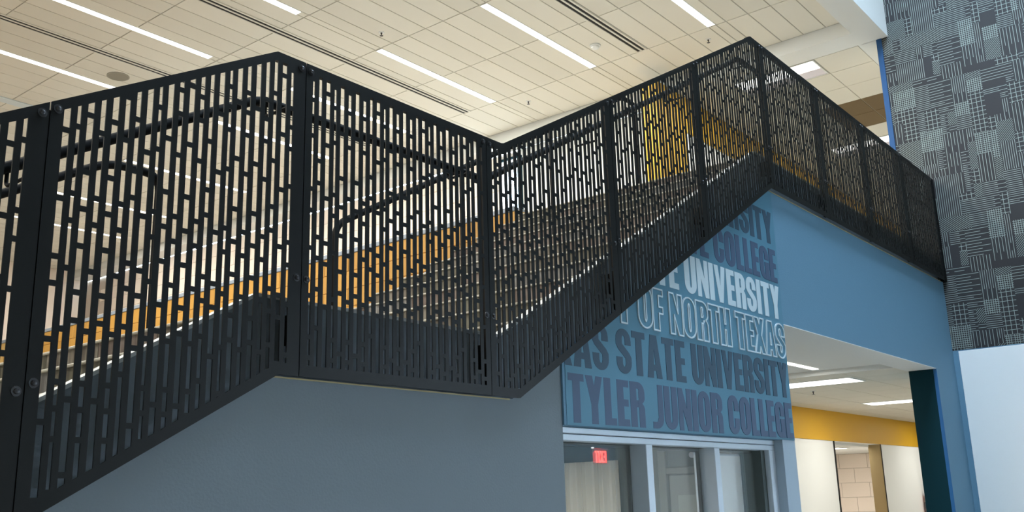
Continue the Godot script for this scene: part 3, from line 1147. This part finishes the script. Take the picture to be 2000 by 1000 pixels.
func panel_mesh(a: float, b: float, ph: float, sh: float) -> SurfaceTool:
	var st := mk()
	var th := -0.005
	# columns of slots: offset from the C column, half width, bridges
	var kinds := [[0.0, 0.0115, PC], [0.040, 0.0065, P1], [0.080, 0.0115, PD], [0.123, 0.009, P1], [0.167, 0.0115, PD], [0.2105, 0.009, P1], [0.2505, 0.0085, PB]]
	var cols := []
	var n0 := int(floor((a - ph) / 0.2935)) - 1
	for n in range(n0, n0 + 9):
		for k in kinds:
			var xc: float = ph + n * 0.2935 + k[0]
			var x0 := maxf(xc - k[1], a + 0.036)
			var x1 := minf(xc + k[1], b - 0.034)
			if x1 - x0 > k[1] * 0.9:
				cols.append([x0, x1, k[2]])
	cols.sort_custom(func(p, q): return p[0] < q[0])
	var F := func(x: float, y: float) -> Vector3: return Vector3(x, y, 0)
	var B := func(x: float, y: float) -> Vector3: return Vector3(x, y, th)
	var sheet := func(x0: float, x1: float, f0: float, f1: float, g0: float, g1: float) -> void:   # bottom at x0, x1, top at x0, x1
		quad(st, F.call(x0, f0), F.call(x1, f1), F.call(x1, g1), F.call(x0, g0))
		quad(st, B.call(x1, f1), B.call(x0, f0), B.call(x0, g0), B.call(x1, g1))
	# solid strips between columns, cut at the kinks
	var xs := [a]
	for c in cols:
		xs.append(c[0])
		xs.append(c[1])
	xs.append(b)
	var kinks := [2.286, 2.337, 3.741, 3.825, 7.056, 7.2076]
	for i in range(0, xs.size(), 2):
		var cuts := [xs[i]]
		for k in kinks:
			if k > xs[i] + 0.0005 and k < xs[i + 1] - 0.0005:
				cuts.append(k)
		cuts.append(xs[i + 1])
		for j in cuts.size() - 1:
			sheet.call(cuts[j], cuts[j + 1], bottom_line(cuts[j]), bottom_line(cuts[j + 1]), top_line(cuts[j]), top_line(cuts[j + 1]))
	for c in cols:
		var x0: float = c[0]
		var x1: float = c[1]
		var b0 := bottom_line(x0) + 0.046
		var b1 := bottom_line(x1) + 0.046
		var t0 := top_line(x0) - 0.039
		var t1 := top_line(x1) - 0.039
		# level bridges inside the window of the column
		var br := []
		for m in range(-3, 5):
			for y in c[2]:
				br.append(y + sh + m * PERIOD)
		br.sort()
		var lo := maxf(b0, b1)
		var hi := minf(t0, t1)
		var cur0 := b0
		var cur1 := b1
		var segs := [[bottom_line(x0), bottom_line(x1), b0, b1]]
		for y in br:
			var ya: float = y - NB
			var yb: float = y + NB
			if yb <= lo + 0.012:
				if ya > lo - 0.006 or yb > lo:
					segs[0] = [bottom_line(x0), bottom_line(x1), yb, yb]
				continue
			if ya >= hi - 0.010:
				break
			if yb >= hi - 0.010:
				t0 = ya
				t1 = ya
				break
			segs.append([ya, ya, yb, yb])
		segs.append([t0, t1, top_line(x0), top_line(x1)])
		for s in segs:
			sheet.call(x0, x1, s[0], s[1], s[2], s[3])
		for i in segs.size() - 1:
			var l: Array = segs[i]
			var u: Array = segs[i + 1]
			# the four cut edges of the slot
			quad(st, F.call(x0, l[2]), B.call(x0, l[2]), B.call(x1, l[3]), F.call(x1, l[3]))
			quad(st, F.call(x0, u[0]), F.call(x1, u[1]), B.call(x1, u[1]), B.call(x0, u[0]))
			quad(st, F.call(x0, l[2]), F.call(x0, u[0]), B.call(x0, u[0]), B.call(x0, l[2]))
			quad(st, F.call(x1, l[3]), B.call(x1, l[3]), B.call(x1, u[1]), F.call(x1, u[1]))
	# outer edges
	var px := [a]
	for k in kinks:
		if k > a and k < b:
			px.append(k)
	px.append(b)
	for i in px.size() - 1:
		var p: float = px[i]
		var q: float = px[i + 1]
		quad(st, F.call(p, top_line(p)), F.call(q, top_line(q)), B.call(q, top_line(q)), B.call(p, top_line(p)))
		quad(st, F.call(q, bottom_line(q)), F.call(p, bottom_line(p)), B.call(p, bottom_line(p)), B.call(q, bottom_line(q)))
	quad(st, F.call(a, bottom_line(a)), F.call(a, top_line(a)), B.call(a, top_line(a)), B.call(a, bottom_line(a)))
	quad(st, F.call(b, top_line(b)), F.call(b, bottom_line(b)), B.call(b, bottom_line(b)), B.call(b, top_line(b)))
	return st

# ---------------------------------------------------------------- handrails
func bend(pts: Array, r := 0.07) -> Array:   # rounds the corners of a path
	var out := [pts[0]]
	for i in range(1, pts.size() - 1):
		var a: Vector3 = pts[i] + (pts[i - 1] - pts[i]).normalized() * r
		var b: Vector3 = pts[i] + (pts[i + 1] - pts[i]).normalized() * r
		for k in 7:
			var t := k / 6.0
			out.append(a.lerp(pts[i], t).lerp(pts[i].lerp(b, t), t))
	out.append(pts[-1])
	return out

func build_handrails() -> void:
	# along the guard
	var z := -3.27
	var t := thing("handrail", Vector3.ZERO, "long black handrail running behind the perforated panels from flight to flight", "handrail")
	var st := mk()
	tube(st, bend([Vector3(0.2, 1.715 - SL * 2.2, z), Vector3(2.40, 1.715, z), Vector3(3.90, 1.715, z), Vector3(7.40, 1.715 + SL * 3.5, z), Vector3(7.95, 1.715 + SL * 3.5, z)]), 0.021)
	obj("rail", st, M.rail, t)
	for x in [0.9, 1.387, 2.435, 3.606, 4.814, 6.025, 7.26]:
		var y: float = 1.715 + minf(0.0, SL * (x - 2.40)) + maxf(0.0, SL * (x - 3.90))
		st = mk()
		tube(st, bend([Vector3(x, y - 0.015, z), Vector3(x, y - 0.07, z), Vector3(x, y - 0.07, -3.106)], 0.025), 0.007, 8)
		obj("bracket", st, M.rail, t)
	# in the middle of the stair
	z = -4.35
	var lowr := thing("center_handrail", Vector3.ZERO, "black tube handrail in the middle of the lower flight, curving down at the landing", "handrail", "free-standing handrails in the middle of the stair")
	st = mk()
	tube(st, bend([Vector3(-1.6, 1.67 - SL * 3.92, z), Vector3(2.32, 1.67, z), Vector3(2.60, 1.67, z), Vector3(2.60, LAND, z)], 0.09), 0.0215)
	obj("rail", st, M.rail, lowr)
	for x in [-1.3, 0.5]:
		st = mk()
		tube(st, [Vector3(x, 1.67 + SL * (x - 2.32), z), Vector3(x, 0.7 + SL * (x - 2.2) - 0.09, z)], 0.019)
		obj("post", st, M.rail, lowr)
	var upr := thing("center_handrail", Vector3.ZERO, "black tube handrail in the middle of the upper flight, rising from a rounded post", "handrail", "free-standing handrails in the middle of the stair")
	st = mk()
	tube(st, bend([Vector3(3.78, LAND, z), Vector3(3.78, 1.65, z), Vector3(7.20, 1.65 + SL * 3.42, z), Vector3(7.42, 1.65 + SL * 3.42, z), Vector3(7.42, TF, z)], 0.09), 0.0215)
	obj("rail", st, M.rail, upr)
	for x in [4.95, 6.05]:
		st = mk()
		tube(st, [Vector3(x, 1.65 + SL * (x - 3.78), z), Vector3(x, LAND + 0.1736 * (floor((x - 3.96) / 0.31) + 1), z)], 0.019)
		obj("post", st, M.rail, upr)

# ---------------------------------------------------------------- ceiling fittings, extinguisher
func build_small() -> void:
	var t := thing("speaker", Vector3(6.46, HC, -12.04), "round grey ceiling speaker at the upper left, beside a light strip", "speaker")
	var st := mk()
	lathe(st, Vector3.ZERO, Vector3(0, -1, 0), [[0.15, 0.0], [0.15, 0.008], [0.135, 0.012]], 32)
	obj("ring", st, mat(col(150, 146, 134), 0.7), t)
	st = mk()
	lathe(st, Vector3.ZERO, Vector3(0, -1, 0), [[0.135, 0.011], [0.0, 0.012]], 32)
	obj("grille", st, mat(col(140, 136, 124), 0.8), t)
	t = thing("smoke_detector", Vector3(10.17, HC, -6.51), "white dome smoke detector beside the long light strip over the stair", "smoke detector")
	st = mk()
	lathe(st, Vector3.ZERO, Vector3(0, -1, 0), [[0.075, 0.0], [0.075, 0.018], [0.068, 0.024], [0.055, 0.024]], 28)
	obj("base", st, M.white, t)
	st = mk()
	lathe(st, Vector3.ZERO, Vector3(0, -1, 0), [[0.056, 0.022], [0.056, 0.034], [0.05, 0.048], [0.03, 0.056], [0.0, 0.057]], 28)
	obj("dome", st, M.white, t)
	for q in [[8.0, HC, -8.37, "small sprinkler head in the ceiling tile above the landing, near the top edge"], [11.06, HC, -8.34, "small sprinkler head in the ceiling just over the kink of the rail"], [11.05, HC, -5.28, "small sprinkler head near the top corner of the rail"],
			[12.6, 1.287, -4.95, "small sprinkler head under the ground floor ceiling beside the bright troffer"], [15.9, 1.287, -4.6, "small sprinkler head in the ground floor ceiling beside the dark jamb"]]:
		t = thing("sprinkler", Vector3(q[0], q[1], q[2]), q[3], "sprinkler", "sprinkler heads")
		st = mk()
		lathe(st, Vector3.ZERO, Vector3(0, -1, 0), [[0.04, 0.0], [0.038, 0.006], [0.012, 0.008]], 20)
		obj("escutcheon", st, M.white, t)
		st = mk()
		lathe(st, Vector3.ZERO, Vector3(0, -1, 0), [[0.012, 0.006], [0.012, 0.02], [0.006, 0.022], [0.006, 0.045], [0.022, 0.047], [0.022, 0.050], [0.0, 0.051]], 14)
		obj("head", st, M.bolt, t)
	# extinguisher peeping past the jamb
	t = thing("fire_extinguisher", Vector3(20.66, -0.58, -5.98), "red fire extinguisher with a black head, half hidden by the dark jamb", "fire extinguisher")
	st = mk()
	lathe(st, Vector3.ZERO, Vector3(0, 1, 0), [[0.0, 0.0], [0.075, 0.0], [0.08, 0.02], [0.08, 0.36], [0.06, 0.43], [0.025, 0.45], [0.025, 0.46]], 24)
	obj("cylinder", st, mat(col(196, 30, 28), 0.35), t)
	st = mk()
	cbox(st, -0.035, 0.45, -0.03, 0.035, 0.50, 0.03, 0.006)
	cbox(st, -0.10, 0.50, -0.012, 0.05, 0.515, 0.012, 0.003)
	cbox(st, -0.11, 0.53, -0.012, 0.04, 0.545, 0.012, 0.003)
	obj("valve", st, M.dark, t)
	st = mk()
	tube(st, [Vector3(-0.03, 0.475, 0), Vector3(-0.11, 0.44, 0.02), Vector3(-0.12, 0.3, 0.03), Vector3(-0.10, 0.08, 0.03)], 0.014, 10)
	obj("hose", st, M.dark, t)
	st = mk()
	box(st, -0.04, 0.18, -0.09, 0.04, 0.3, -0.075)
	obj("bracket", st, M.steel, t)
